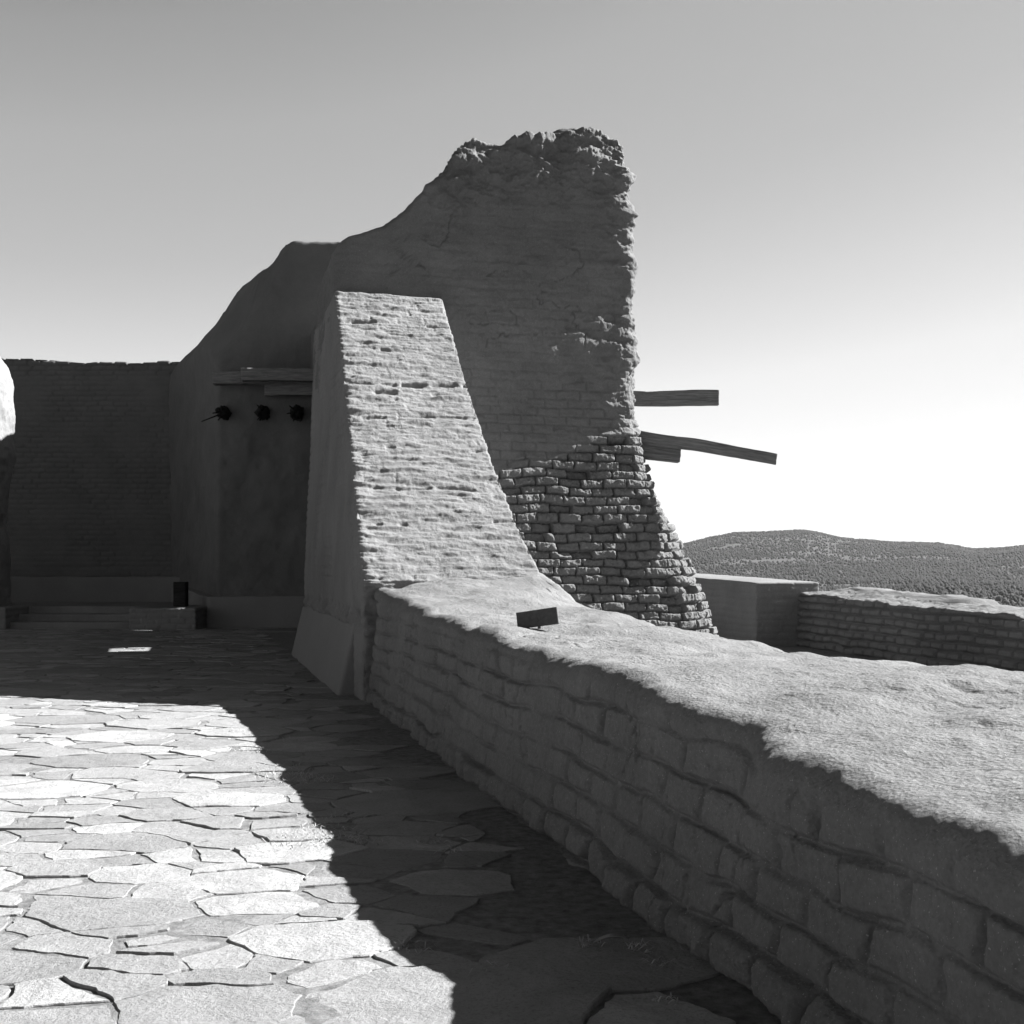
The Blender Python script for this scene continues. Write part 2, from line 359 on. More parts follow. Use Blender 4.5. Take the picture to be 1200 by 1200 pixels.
def clip(poly, px, py, nx, ny):
    """keep the side where (p-P).n <= 0"""
    out = []; n = len(poly)
    for i in range(n):
        a = poly[i]; b = poly[(i+1) % n]
        da = (a[0]-px)*nx + (a[1]-py)*ny; db = (b[0]-px)*nx + (b[1]-py)*ny
        if da <= 0: out.append(a)
        if (da < 0 < db) or (db < 0 < da):
            t = da/(da-db); out.append((a[0]+t*(b[0]-a[0]), a[1]+t*(b[1]-a[1])))
    return out
def paving():
    rnd = random.Random(11)
    SX = 1.3; pts = []; rads = []; cell = {}
    def near(x, y, rad):
        cx, cy = int(x//0.9), int(y//0.9)
        for i in range(cx-1, cx+2):
            for j in range(cy-1, cy+2):
                for (a, b, r) in cell.get((i, j), ()):
                    if (a-x)**2 + ((b-y))**2 < ((rad+r)*0.5)**2: return True
        return False
    for k in range(40000):
        x = rnd.uniform(-17, 4); y = rnd.uniform(1.0, 31.3)
        uu = (x - OV[0])*NV[0] + (y - OV[1])*NV[1]
        if uu > -0.05: continue
        rad = rnd.choice([0.34, 0.46, 0.6, 0.72]) if k < 1500 else rnd.choice([0.12, 0.18, 0.26, 0.36, 0.44])
        x = x/SX
        if not near(x, y, rad):
            pts.append((x, y)); rads.append(rad); cell.setdefault((int(x//0.9), int(y//0.9)), []).append((x, y, rad))
    P = np.array(pts)
    verts = []; faces = []; tones = []
    ww = 0.16
    for idx, (x, y) in enumerate(pts):
        uu = (x*SX - OV[0])*NV[0] + (y - OV[1])*NV[1]
        poly = [(x-1.1, y-1.1), (x+1.1, y-1.1), (x+1.1, y+1.1), (x-1.1, y+1.1)]
        d = np.hypot(P[:, 0]-x, P[:, 1]-y); nb = np.argsort(d)[1:26]
        gap = rnd.choice([0.012, 0.016, 0.022, 0.03, 0.07])
        for j in nb:
            if d[j] > 2.4: break
            qx, qy = P[j]; nx, ny = (qx-x)/d[j], (qy-y)/d[j]
            tb = d[j]*0.5 + (rads[idx]**2 - rads[j]**2)*0.16/d[j] - gap*0.5 + rnd.uniform(-0.01, 0.012)
            poly = clip(poly, x + nx*tb, y + ny*tb, nx, ny)
            if len(poly) < 3: break
        if len(poly) < 3: continue
        if uu > -0.22 - 0.18*rnd.random(): continue
        poly = [(p[0]*SX, p[1]) for p in poly]
        if rnd.random() < 0.015: continue
        cx = sum(p[0] for p in poly)/len(poly); cy = sum(p[1] for p in poly)/len(poly)
        dist = max(3.0, math.hypot(cx, cy)); st = min(0.25, 0.006*dist)
        pp = []
        for i in range(len(poly)):
            a = poly[i]; b = poly[(i+1) % len(poly)]; L = math.hypot(b[0]-a[0], b[1]-a[1]); n = max(1, int(L/st))
            for k in range(n): pp.append((a[0]+(b[0]-a[0])*k/n, a[1]+(b[1]-a[1])*k/n))
        A = np.array(pp)
        # wander of the joint line (shared low frequency) plus ragged own edge
        w1 = np.stack([fbm(A[:, 0], A[:, 1], 0*A[:, 0], 2.2, 2, 70), fbm(A[:, 0], A[:, 1], 0*A[:, 0], 2.2, 2, 80)], -1)*0.06
        w2 = np.stack([fbm(A[:, 0], A[:, 1], 0*A[:, 0]+idx, 5, 4, 90, 0.6), fbm(A[:, 0], A[:, 1], 0*A[:, 0]+idx, 5, 4, 95, 0.6)], -1)*0.026
        if dist < 14: w2 = w2 + np.stack([fbm(A[:, 0], A[:, 1], 0*A[:, 0]+idx, 17, 2, 190), fbm(A[:, 0], A[:, 1], 0*A[:, 0]+idx, 17, 2, 195)], -1)*0.014
        C = np.array([cx, cy])
        # round the corners a little
        A = A + w1 + w2
        h = 0.012 + 0.009*rnd.random()**2; tx, ty = rnd.gauss(0, 0.008), rnd.gauss(0, 0.008)
        z = h + (A[:, 0]-cx)*tx + (A[:, 1]-cy)*ty + 0.003*fbm(A[:, 0], A[:, 1], 0*A[:, 0]+idx, 5, 2, 99)
        n = len(A); b0 = len(verts)
        inn = C + (A-C)*0.985
        for (q, zz_) in ((A, z*0-0.02), (A, z-0.005), (inn, z)):
            for i in range(n): verts.append((q[i, 0], q[i, 1], zz_[i] if hasattr(zz_, '__len__') else zz_))
        for rr_ in range(2):
            for i in range(n):
                j = (i+1) % n; faces.append((b0+rr_*n+i, b0+rr_*n+j, b0+(rr_+1)*n+j, b0+(rr_+1)*n+i))
        faces.append(tuple(b0+2*n+i for i in range(n)))
        tn = rnd.random(); tones += [tn]*(2*n+1)
    me = bpy.data.meshes.new('flagstone_paving'); me.from_pydata(verts, [], faces); me.update()
    at = me.attributes.new('tone', 'FLOAT', 'FACE'); at.data.foreach_set('value', np.array(tones, dtype=np.float32))
    me.materials.append(M_flag); o = bpy.data.objects.new('flagstone_paving', me); COL.objects.link(o)
    tag(o, kind='structure')
paving()

# ------------------------------------------------------------------ the long low adobe wall
S2Y = lambda s: 0.9697*s
front_z = interp([(-4, 0.86), (3.3, 0.875), (4.3, 0.875), (4.7, 0.89), (5.2, 0.945), (5.5, 0.97), (6.1, 1.02), (8.5, 1.04), (9.8, 1.08), (12.5, 1.16), (14.2, 1.24), (14.8, 1.34), (15.4, 1.40), (17, 1.5)])
crest_z = interp([(-4, 1.0), (5.8, 1.01), (10.7, 1.05), (12.3, 1.10), (13.8, 1.22), (14.3, 1.31), (14.9, 1.44), (15.4, 1.50), (17, 1.5)])
def low_rect(z):
    bat = 0.10*np.clip(z, 0, 1)/1.0
    return (-4.0 + 0*z, 16.3 + 0*z, 0.0 + bat, 2.35 - bat*1.2, 0.15 + 0*z)
def low_top(s, u):
    y = 0.9697*s + 0.2444*u
    q = sstep(0.15, np.where(y > 13.5, 0.8, 1.3), u); f = front_z(y); c = crest_z(y)
    bk = sstep(1.9, 2.35, u)*0.08
    # the seam where the nearer, thicker coat of mud ends, running across the top
    ln = y - (4.75 + 0.55*u + 0.10*fbm(s, u, 0*s, 2.0, 3, 5)); st = 0.03*q*sstep(0.25, -0.2, ln) - 0.012*q*np.exp(-(ln/0.12)**2)
    return f*(1-q) + c*q - bk + st
def low_disp(P, H, S, U, K, N):
    X, Y, Z = P[..., 0], P[..., 1], P[..., 2]
    side = 1 - sstep(0.05, 0.62, K)
    b, rnd, fz = bricks(S + 0.03*fbm(S, Z, 0*S, 4, 2, 3), Z, 0.41, 0.168, 7, 0.024, 0.06)
    wear = 0.2 + 0.8*sstep(-0.4, 0.2, fbm(X, Y, Z, 1.3, 3, 12))
    rough = fbm(X, Y, Z, 3.0, 6, 20, 0.6)
    bf = 1-sstep(0.0, 0.35, K); dside = bf*(0.046*(b-1)*wear + 0.022*(rnd-0.5)*wear) + 0.016*rough + 0.014*fbm(X, Y, Z, 14, 3, 21, 0.6) + 0.030*fbm(X, Y, Z, 0.9, 3, 14)
    # cracks
    cr = np.abs(fbm(S*1.5, Z*0.55, 0*S, 2.6, 3, 40)); dside -= bf*0.045*np.exp(-(cr/0.016)**2)*sstep(0, 0.3, fbm(X, Y, Z, 1.1, 2, 44))
    # bulging worn bottom course and slumped lip under the melted top
    foot = sstep(0.22, 0.12, Z); dside += foot*(0.035*(b-0.35) + 0.07*fbm(S*2.4, Z, 0*S, 2.2, 5, 9, 0.6))
    lip = sstep(0.80, 0.98, Z/np.maximum(0.5, front_z(Y))); dside += lip*(0.02 + 0.05*fbm(X, Y, Z, 1.7, 3, 33) + 0.012*fbm(X, Y, Z, 5, 3, 35) + 0.0)
    dtop = 0.10*fbm(X, Y, 0*X, 1.0, 3, 50) + 0.024*fbm(X, Y, 0*X, 3.5, 6, 55, 0.62) - 0.010*np.exp(-(np.abs(fbm(X, Y, 0*X, 1.3, 4, 58))/0.03)**2)*sstep(0.0, 0.25, fbm(X, Y, 0*X, 0.9, 2, 59))
    lump = sstep(0.1, 0.6, fbm(X, Y, 0*X, 2.0, 3, 57)); dtop += 0.02*lump
    return side*dside + (1-side)*dtop
def low_shift(S, Z):
    y = 0.9697*S; hi = sstep(0.35, 0.85, Z)
    return hi*(0.10*np.exp(-((y-5.15)/0.26)**2) - 0.06*np.exp(-((y-4.55)/0.22)**2) + 0.06*fbm(S, 0*S, Z*0.6, 1.1, 4, 300) + 0.05*np.exp(-((y-7.6)/0.3)**2))
ys = [1.6]
while ys[-1] < 16.6: ys.append(ys[-1] + max(0.005, 0.0019*ys[-1]))
ys = np.concatenate([np.linspace(-4, 1.55, 40), np.array(ys)]); fl = (ys[ys < 16.3] + 4)/20.3; fl = np.append(fl, 1.0)
fl = fl[::1]
# left side runs s1 -> s0, so the fractions are mirrored
fs_left = 1 - fl[::-1]
fzl = np.linspace(0, 1, 150)
adobe_mass('adobe_wall', low_rect, low_top, fs_left, fl[::2] if (len(fl) % 2) else np.append(fl[::2], 1.0), np.linspace(0, 1, 60), np.linspace(0, 1, 30), fzl,
           low_disp, M_adobe_top, z0=-0.05, rr=0.15, crown=0.0, ncap=170, nround=14, loc=(*su2xy(6, 1.1), 0), ushift=low_shift)
WALL = bpy.context.scene.objects['adobe_wall']
tag(WALL, 'long low adobe brick wall with rounded mud top beside the flagstones, ending at the buttress', 'wall')

# ------------------------------------------------------------------ the sloping buttress
SLOPE0 = 14.75; RUN = 1.03; ZF = 1.40
def b_front(z): return SLOPE0 + RUN*np.clip(z-ZF, 0, 10)
bu_r = interp([(0, 2.22), (1.3, 2.12), (1.6, 2.08), (2.0, 1.98), (2.9, 1.87), (4.2, 1.79), (5.6, 1.76), (7, 1.75)])
def but_rect(z):
    return ((b_front(z))/0.9697, 23.0 + 0*z, -0.05 + 0.17*np.clip((z-1.4)/4.1, 0, 1.2), bu_r(z), 0.05 + 0*z)
def but_top(s, u): return 5.66 + 0.02*np.sin(u*3) + 0.0*s
def but_disp(P, H, S, U, K, N):
    X, Y, Z = P[..., 0], P[..., 1], P[..., 2]
    frontness = sstep(0.3, 0.8, -N[..., 1]*0.9697 + N[..., 0]*0.2444 + 0.45*N[..., 2])
    ztmp = Z + 0.04*fbm(X, Y, Z, 0.8, 2, 61)
    lay = fbm(U*1.2, 0*U, ztmp*9.5, 1.0, 4, 62, 0.62)
    lay2 = fbm(U*2.6, 0*U, ztmp*19, 1.0, 3, 66, 0.6)
    b, rnd, fz = bricks(U, Z, 0.40, 0.125, 15, 0.03, 0.03)
    dF = 0.028*lay + (0.026 + 0.05*sstep(0.35, 0.0, U))*lay2 + 0.009*(b-0.6)*sstep(-0.1, 0.5, fbm(X, Y, Z, 1.1, 2, 63)) + 0.020*fbm(X, Y, Z*2.2, 6, 5, 64, 0.68)
    dF -= 0.06*np.exp(-((ztmp-4.05-0.02*U)/0.025)**2) * sstep(-0.25, 0.1, fbm(U*2.5, 0*U, Z, 1.6, 3, 65)+0.12)
    for zc, sd_ in ((4.62, 1), (3.1, 2), (2.55, 3), (2.1, 4), (3.55, 5), (5.1, 6)):
        dF -= 0.035*np.exp(-((ztmp-zc-0.03*np.sin(U*2+sd_))/0.017)**2)*sstep(0.0, 0.25, fbm(U*2.2+7*sd_, 0*U, Z, 1.5, 3, 400+sd_))
    dF -= 0.045*np.exp(-((ztmp-3.93)/0.02)**2) * sstep(-0.1, 0.2, fbm(U*3+4, 0*U, Z, 1.0, 2, 67))
    b2, r2, _ = bricks(S, Z, 0.42, 0.14, 21, 0.03, 0.03)
    dS = 0.014*(b2-1)*sstep(-0.3, 0.4, fbm(X, Y, Z, 0.7, 2, 70)) + 0.03*fbm(X, Y, Z, 1.5, 5, 71) + 0.004*fbm(X*3, Y*3, Z*0.7, 4, 4, 72)
    # hollow eroded band above the plinth
    left = sstep(0.5, 0.9, -N[..., 0])
    dS -= left*np.exp(-((Z-0.95)/0.10)**2)*(0.04 + 0.20*fbm(S*1.8, Z, 0*S, 3.2, 4, 75))
    return frontness*dF + (1-frontness)*dS
fz_b = np.concatenate([np.linspace(0, 0.24, 40)[:-1], np.linspace(0.24, 1, 420)])
fsb = 1 - frac_list([(2.2, 0.014), (6.5, 0.03)])[::-1]
adobe_mass('adobe_buttress', but_rect, but_top, fsb, np.linspace(0, 1, 50), np.linspace(0, 1, 190), np.linspace(0, 1, 20), fz_b,
           but_disp, M_adobe, z0=-0.05, rr=0.03, crown=0.0, ncap=12, nround=4, loc=(*su2xy(16.5, 0.9), 0))
BUT = SC.objects['adobe_buttress']
tag(BUT, 'sunlit sloping adobe buttress with ragged layered bricks leaning against the tall ruined wall', 'buttress')
# smooth plinth round its foot
def pl_rect(z):
    o = 0.24*np.clip(0.9-z, 0, 1)
    return (16.05 - o*0.5, 23.2 + 0*z, -0.05 - o, 0.5 + 0*z, 0.04 + 0*z)
def small_disp(a, sc, sd):
    return lambda P, H, S, U, K, N: a*fbm(P[..., 0], P[..., 1], P[..., 2], sc, 4, sd)
def pl_top(s, u): return 0.86 + 0.012*np.sin(s*2.1) + 0.0*u

# ------------------------------------------------------------------ the tall ruined pier ("tower")
FY = lambda u: 19.05 + 0.2444*u
def pxz(px, y, Yd): return 1.6 + (660-y)/1500*Yd
prof = []
for px, y in [(385, 306), (398, 291), (410, 284), (430, 279), (450, 272), (465, 262), (480, 250), (492, 237), (505, 224), (520, 211), (530, 200), (540, 184), (549, 172), (560, 170), (575, 174), (590, 176), (603, 171), (622, 167), (640, 168), (652, 170), (658, 165), (668, 159), (682, 156), (700, 158), (712, 164), (724, 169), (742, 175)]:
    # intersect the viewing direction with the front face
    k = (px-600)/1500.0
    # X = k Y ; point on the front line s=s0
    s0 = 19.95; A = np.array([[NV[0], -k], [NV[1], -1.0]]); rhs = -np.array([OV[0]+s0*DV[0], OV[1]+s0*DV[1]])
    uu, Yd = np.linalg.solve(A, rhs); prof.append((uu, pxz(px, y, Yd+0.3)))
tw_prof = interp(prof)
rp = []
for px, y in [(733, 190), (738, 240), (745, 330), (748, 400), (745, 450), (744, 480), (750, 505), (764, 545), (777, 575), (792, 610), (808, 650), (824, 700), (833, 737), (845, 800)]:
    Yd = 20.6; z = pxz(px, y, Yd); X = (px-600)/1500.0*Yd; uu = (X-OV[0])*NV[0] + (Yd-OV[1])*NV[1]; rp.append((z, uu))
rp = [(z_, u_ + 0.24*float(np.clip((4.2-z_)/4.2, 0, 1))) for z_, u_ in rp]; rp.sort(); tw_right = interp(rp)
def tw_rect(z):
    R = np.interp(z, [0, 2.5, 3.6, 5, 9], [0.95, 0.8, 0.4, 0.22, 0.12])
    s0 = 19.92 - 0.62*np.clip((3.4-z)/3.4, 0, 1)**1.3
    u0 = 0.07 + 0.02*np.clip(z-1, 0, 8) + 0.35*np.clip(z-5.55, 0, 1)*0
    return (s0, 23.1 + 0*z, u0, tw_right(z), R)
def tw_top(s, u):
    t_ = tw_prof(u)
    return t_ - 0.18*sstep(21.0, 23.1, s)
def tw_disp(P, H, S, U, K, N):
    X, Y, Z = P[..., 0], P[..., 1], P[..., 2]
    b, rnd, fz = bricks(U + (S-19.4)*0.8 + 0.02*fbm(U, Z, 0*U, 6, 3, 82), Z + 0.012*fbm(U, Z, S, 5, 3, 79), 0.37, 0.14, 33, 0.017, 0.045, 0.022)
    # where the plaster has gone: low part right of the buttress, below a slanting line
    ln = Z - (3.15 + 0.42*(U-3.3) + 0.28*fbm(X, Y, Z, 1.6, 3, 80))
    ex = sstep(0.15, -0.25, ln)
    miss = sstep(0.28, 0.42, fbm(X, Y, Z, 0.95, 3, 81))*sstep(2.6, 1.8, Z)      # a patch of knocked off faces
    lost = (rnd < 0.10)*ex
    pillow = b*(1 - 0.10*(2*np.abs(fz-0.55))**2)
    dB = 0.095*(pillow-0.75) + 0.085*(rnd-0.5) - 0.09*lost - 0.06*miss + 0.055*fbm(X, Y, Z, 9, 5, 83, 0.7) + 0.05*fbm(X, Y, Z, 1.5, 2, 78)
    # plastered upper part
    dP = 0.045*fbm(X, Y, Z, 0.8, 3, 84) + 0.03*fbm(X, Y, Z*1.4, 4.5, 5, 85, 0.6) 
    pit = sstep(0.12, 0.4, fbm(X, Y, Z*1.6, 2.0, 4, 86)); dP -= 0.03*pit*sstep(0.0, 0.4, fbm(X, Y, Z, 0.5, 2, 87)+0.05)
    b3, r3, _ = bricks(U, Z, 0.37, 0.14, 34, 0.02, 0.03)
    loss = sstep(0.05, 0.16, fbm(X, Y, Z*1.3, 1.1, 4, 88) - 0.25*sstep(4.0, 6.5, Z)); loss = np.maximum(loss, sstep(0.5, 0.2, np.abs(Z-4.05+0.08*fbm(U, Z, S, 2, 2, 77))/1.0)*sstep(0.0, 0.2, fbm(X, Y, Z, 2.1, 3, 76)+0.05))
    dP += 0.009*(b3-1)*(1-loss) + loss*(0.022*(b3-1) - 0.02 + 0.015*(r3-0.5)) + 0.022*fbm(X*0.6, Y, Z*4.5, 1.3, 4, 75)
    crk = np.abs(fbm(X*0.8, Y, Z*1.3, 1.7, 4, 74)); dP -= 0.03*np.exp(-(crk/0.012)**2)*sstep(0.0, 0.2, fbm(X, Y, Z, 0.9, 2, 73))
    topd = sstep(1.5, 0.35, tw_prof(U)-Z)            # ragged head
    rag = fbm(X, Y, Z*1.7, 2.4, 5, 89, 0.6)
    dP += topd*sstep(1.3, 2.2, U)*(0.17*rag + 0.05*fbm(X, Y, Z*1.5, 5, 4, 90, 0.6))
    edge = sstep(1.0, 0.15, tw_right(Z)-U)*sstep(2.4, 3.2, Z)   # ragged right arris
    dP += edge*(0.125*fbm(X, Y, Z*1.8, 1.7, 5, 91, 0.58) + 0.03*fbm(X, Y, Z, 7, 3, 92))
    # overhanging ledge at the bottom of the plaster
    return ex*dB + (1-ex)*(dP + 0.03) + 0.03*np.exp(-(ln/0.08)**2)
fu_t = frac_list([(1.6, 0.05), (3.2, 0.0125), (1.2, 0.0125)])
fz_t = np.concatenate([np.linspace(0, 0.10, 16)[:-1], np.linspace(0.10, 0.52, 290)[:-1], np.linspace(0.52, 1.0, 250)])
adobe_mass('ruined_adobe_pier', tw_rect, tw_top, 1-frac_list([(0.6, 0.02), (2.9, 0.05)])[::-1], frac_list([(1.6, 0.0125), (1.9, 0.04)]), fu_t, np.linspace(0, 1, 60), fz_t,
           tw_disp, M_adobe_shaded, z0=-0.6, rr=0.07, crown=0.05, ncap=26, nround=6, loc=(*su2xy(20.5, 2.4), 0))
TOW = SC.objects['ruined_adobe_pier']
tag(TOW, 'tallest broken adobe wall with jagged top behind the buttress, its flared foot in bare bricks', 'ruined wall')

plinth = adobe_mass('plinth', pl_rect, pl_top, np.linspace(0, 1, 90), np.linspace(0, 1, 40), np.linspace(0, 1, 16), np.linspace(0, 1, 8), np.linspace(0, 1, 24),
           small_disp(0.012, 1.2, 100), M_render, z0=-0.05, rr=0.02, crown=0.0, ncap=6, nround=4, parent=BUT)

# ------------------------------------------------------------------ wall linking the pier and the sanctuary (with two small slots that let the sun through)
def simple_disp(a=0.03, sc=1.2, sd=0, brick=0.0, L=0.4, H=0.15):
    def f(P, Hh, S, U, K, N):
        X, Y, Z = P[..., 0], P[..., 1], P[..., 2]
        d = a*fbm(X, Y, Z, sc, 5, sd)
        if brick:
            b, r, _ = bricks(Hh, Z, L, H, sd+2, 0.03, 0.04); d = d + (brick*(b-1) + brick*0.6*(r-0.5))*(1-sstep(0.1, 0.4, K))
        return d
    return f
def slotted_wall():
    s0, s1, u0, u1, zt = 23.05, 33.2, 0.95, 2.6, 7.3
    def pt(s, u, z): x, y = su2xy(s, u); return (x, y, z)
    bm_v = [pt(s, u, z) for z in (-0.1, zt) for (s, u) in ((s0, u0), (s1, u0), (s1, u1), (s0, u1))]
    bm_f = [(0, 1, 2, 3), (7, 6, 5, 4), (0, 4, 5, 1), (1, 5, 6, 2), (2, 6, 7, 3), (3, 7, 4, 0)]
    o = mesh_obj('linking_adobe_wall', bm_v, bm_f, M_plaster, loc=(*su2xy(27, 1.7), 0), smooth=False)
    o['_'] = 1; del o['_']
    import bmesh
    S = np.array([SUN.x, SUN.y, 1.0])
    for corners, z in (([(-7.2, 22.95), (-6.55, 23.1), (-6.78, 24.1), (-7.45, 23.85)], 0.03), ([(-8.5, 30.45), (-7.78, 30.45), (-7.78, 30.66), (-8.5, 30.66)], 0.55)):
        c0 = []; c1 = []
        for (x, y) in corners:
            c0.append(np.array([x, y, z]) + S*0.9); c1.append(np.array([x, y, z]) + S*7.5)
        me = bpy.data.meshes.new('cut'); me.from_pydata([tuple(v) for v in c0+c1], [], [(3, 2, 1, 0), (4, 5, 6, 7), (0, 1, 5, 4), (1, 2, 6, 5), (2, 3, 7, 6), (3, 0, 4, 7)]); me.update()
        bm = bmesh.new(); bm.from_mesh(me); bmesh.ops.recalc_face_normals(bm, faces=bm.faces); bm.to_mesh(me); bm.free()
        c = bpy.data.objects.new('cut', me); COL.objects.link(c)
        md = o.modifiers.new('slot', 'BOOLEAN'); md.object = c; md.operation = 'DIFFERENCE'; md.solver = 'EXACT'
        bpy.context.view_layer.update()
        dg = bpy.context.evaluated_depsgraph_get(); nm = bpy.data.meshes.new_from_object(o.evaluated_get(dg)); o.modifiers.clear(); o.data = nm
        bpy.data.objects.remove(c)
    o.data.name = 'linking_adobe_wall'
    tag(o, 'shaded adobe wall hidden behind the buttress, between the tall pier and the beam wall', 'wall')
slotted_wall()

# ------------------------------------------------------------------ sanctuary: beam wall, its splayed flank, back wall, steps
C1 = np.array([-7.30, 31.75]); C2 = np.array([-9.80, 36.9])
Dk = (C2-C1)/np.linalg.norm(C2-C1); Nk = np.array([1.0, 0.05])
fl_u0 = interp([(0, -0.1), (1.0, -0.02), (5.6, 0.0), (9.6, 0.04)])
def fk_rect(z): return (0.0*z + 0.02*z, 6.3 + 0*z, fl_u0(z), 5.2 + 0*z, 0.06 + 0.01*z)
def fk_top(s, u): return np.interp(u, [0, 0.2, 0.73, 1.15, 1.47, 1.85, 6], [7.3, 7.48, 8.1, 8.83, 9.33, 9.70, 9.75]) - 0.6*(1-sstep(0, 1.6, s))*(1-sstep(1.3, 1.9, u)) - 0.15*sstep(2, 6, s) - 0.8*sstep(0.7, 2.0, s)*sstep(1.2, 1.9, u) - sstep(2.5, 6, s)*sstep(0.2, 3, u)*1.2
adobe_mass('sanctuary_side_wall', fk_rect, fk_top, np.linspace(0, 1, 130), np.linspace(0, 1, 40), np.linspace(0, 1, 150), np.linspace(0, 1, 40), np.linspace(0, 1, 220),
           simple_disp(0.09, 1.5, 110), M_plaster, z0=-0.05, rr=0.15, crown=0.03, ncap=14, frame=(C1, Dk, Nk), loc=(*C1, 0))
SWALL = SC.objects['sanctuary_side_wall']
tag(SWALL, 'dark tall plastered wall with sloping top, carrying the timber beams left of the buttress', 'ruined wall')
def p2_rect(z): return (-0.22 - 0.02*(0.8-z), 6.0 + 0*z, -0.30 - 0.03*(0.8-z), 4.6 + 0*z, 0.05 + 0*z)
adobe_mass('plinth', p2_rect, lambda s, u: 0.78 + 0.01*np.sin(s*2+u) + 0.15*sstep(0.3, 3.0, s), np.linspace(0, 1, 60), np.linspace(0, 1, 20), np.linspace(0, 1, 60), np.linspace(0, 1, 20), np.linspace(0, 1, 20),
           small_disp(0.012, 1.2, 101), M_render, z0=-0.05, rr=0.025, crown=0.0, ncap=6, frame=(C1, Dk, Nk), parent=SWALL)
OB = np.array([-8.2, 36.9]); DB = np.array([-1.0, 0.0]); NB = np.array([0.0, 1.0])
def bk_rect(z): return (0*z, 13.0 + 0*z, 0.05*z, 2.0 + 0*z, 0.1 + 0*z)
def bk_top(s, u): return 7.42 + 0.018*s - 0.0*u + 0.03*np.sin(s*1.3)
def bk_disp(P, Hh, S, U, K, N):
    X, Y, Z = P[..., 0], P[..., 1], P[..., 2]
    b, r, _ = bricks(X, Z, 0.42, 0.15, 120, 0.03, 0.03)
    expo = sstep(6.9, 7.3, Z) + 0.30 + 0.5*sstep(-0.1, 0.3, fbm(X, Y, Z, 0.5, 3, 121))
    d = 0.05*(b-1)*np.clip(expo, 0, 1) + 0.05*(r-0.5)*sstep(6.9, 7.3, Z) + 0.03*fbm(X, Y, Z, 1.6, 5, 122)
    d += 0.03*fbm(X*0.5, Y, Z*4, 1.2, 3, 123)*sstep(4, 1, Z)
    return d
# frame with s running to the left needs the loop turned the right way round: use u towards the back
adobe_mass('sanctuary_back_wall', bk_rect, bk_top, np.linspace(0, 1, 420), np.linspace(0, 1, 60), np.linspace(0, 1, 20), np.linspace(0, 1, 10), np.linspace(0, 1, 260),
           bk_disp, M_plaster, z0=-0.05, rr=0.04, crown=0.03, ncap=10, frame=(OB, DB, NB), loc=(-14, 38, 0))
BWALL = SC.objects['sanctuary_back_wall']
tag(BWALL, 'dark level-topped adobe wall at the back left with worn bricks along its top', 'wall')
def box_mass(name, x0, x1, y0, y1, z0, z1, mat, amp=0.02, sc=2.0, sd=0, parent=None, label=None, cat=None, brick=0.0, rr=0.03, n=40, kind=None, H=0.14, res=None):
    fr = (np.array([x0, y0]), np.array([0.0, 1.0]), np.array([1.0, 0.0]))
    L, W = y1-y0, x1-x0; st = res or max(0.02, max(L, W)/90)
    a = np.linspace(0, 1, max(3, int(L/st))); bb = np.linspace(0, 1, max(3, int(W/st)))
    o = adobe_mass(name, lambda z: (0*z, L+0*z, 0*z, W+0*z, rr+0*z), lambda s, u: z1 + 0*s, a, a, bb, bb, np.linspace(0, 1, max(4, int((z1-z0)/st))),
               simple_disp(amp, sc, sd, brick, 0.36, H), mat, z0=z0, rr=rr, crown=0.0, ncap=8, nround=3, frame=fr, parent=parent, loc=((x0+x1)/2, (y0+y1)/2, z0))
    if label: tag(o, label, cat, kind=kind)
    return o
box_mass('ledge', -20.0, -8.9, 35.6, 36.95, 0.0, 1.22, M_render, 0.02, 1.5, 130, BWALL)
# raised platform and steps
st_ = empty('altar_steps', (-11, 31.5, 0)); tag(st_, 'low shaded steps leading up to the sanctuary platform, between two adobe blocks', 'steps')
box_mass('step', -12.3, -9.1, 31.0, 31.62, -0.02, 0.17, M_adobe, 0.012, 2, 131, st_)
box_mass('step', -12.3, -9.1, 31.6, 32.22, -0.02, 0.34, M_adobe, 0.012, 2, 132, st_)
box_mass('platform', -20.0, -8.0, 32.2, 35.7, -0.02, 0.52, M_adobe, 0.015, 2, 133, st_)
box_mass('adobe_block', -9.15, -7.52, 30.5, 32.6, -0.02, 0.54, M_adobe, 0.02, 3, 134, None, 'low adobe block carrying the short dark post, right of the steps', 'block', 0.02, 0.06)
box_mass('adobe_block', -15.5, -12.15, 30.7, 32.6, -0.02, 0.55, M_adobe, 0.02, 3, 135, None, 'low adobe block at the left end of the steps, cut by the picture edge', 'block', 0.02, 0.05)
box_mass('stone_post', -8.30, -8.0, 31.36, 31.66, 0.53, 1.14, M_char, 0.008, 3, 136, None, 'short dark square post standing on the low adobe block', 'post', 0, 0.012)

# sunlit broken wall at the left edge
OL = np.array([-16.75, 30.3]); DL = np.array([0.0, 1.0]); NL = np.array([1.0, 0.0])
lu1 = interp([(0, 4.25), (2.5, 4.05), (3.2, 4.1), (4.2, 4.26), (5.2, 4.26), (6.2, 4.15), (6.9, 3.85), (7.4, 3.5)])
adobe_mass('left_broken_wall', lambda z: (0*z, 2.2+0*z, 0*z, lu1(z), 0.35+0*z), lambda s, u: 7.25 - 0.25*sstep(2.5, 0.5, u) + 0*s, np.linspace(0, 1, 30), np.linspace(0, 1, 120), np.linspace(0, 1, 160), np.linspace(0, 1, 30), np.linspace(0, 1, 260),
           simple_disp(0.12, 1.6, 140), M_adobe, z0=-0.05, rr=0.25, crown=0.03, ncap=12, frame=(OL, DL, NL), loc=(-14, 30.3, 0))
tag(SC.objects['left_broken_wall'], 'bright sunlit rounded end of an adobe wall peeking in at the left picture edge', 'ruined wall')

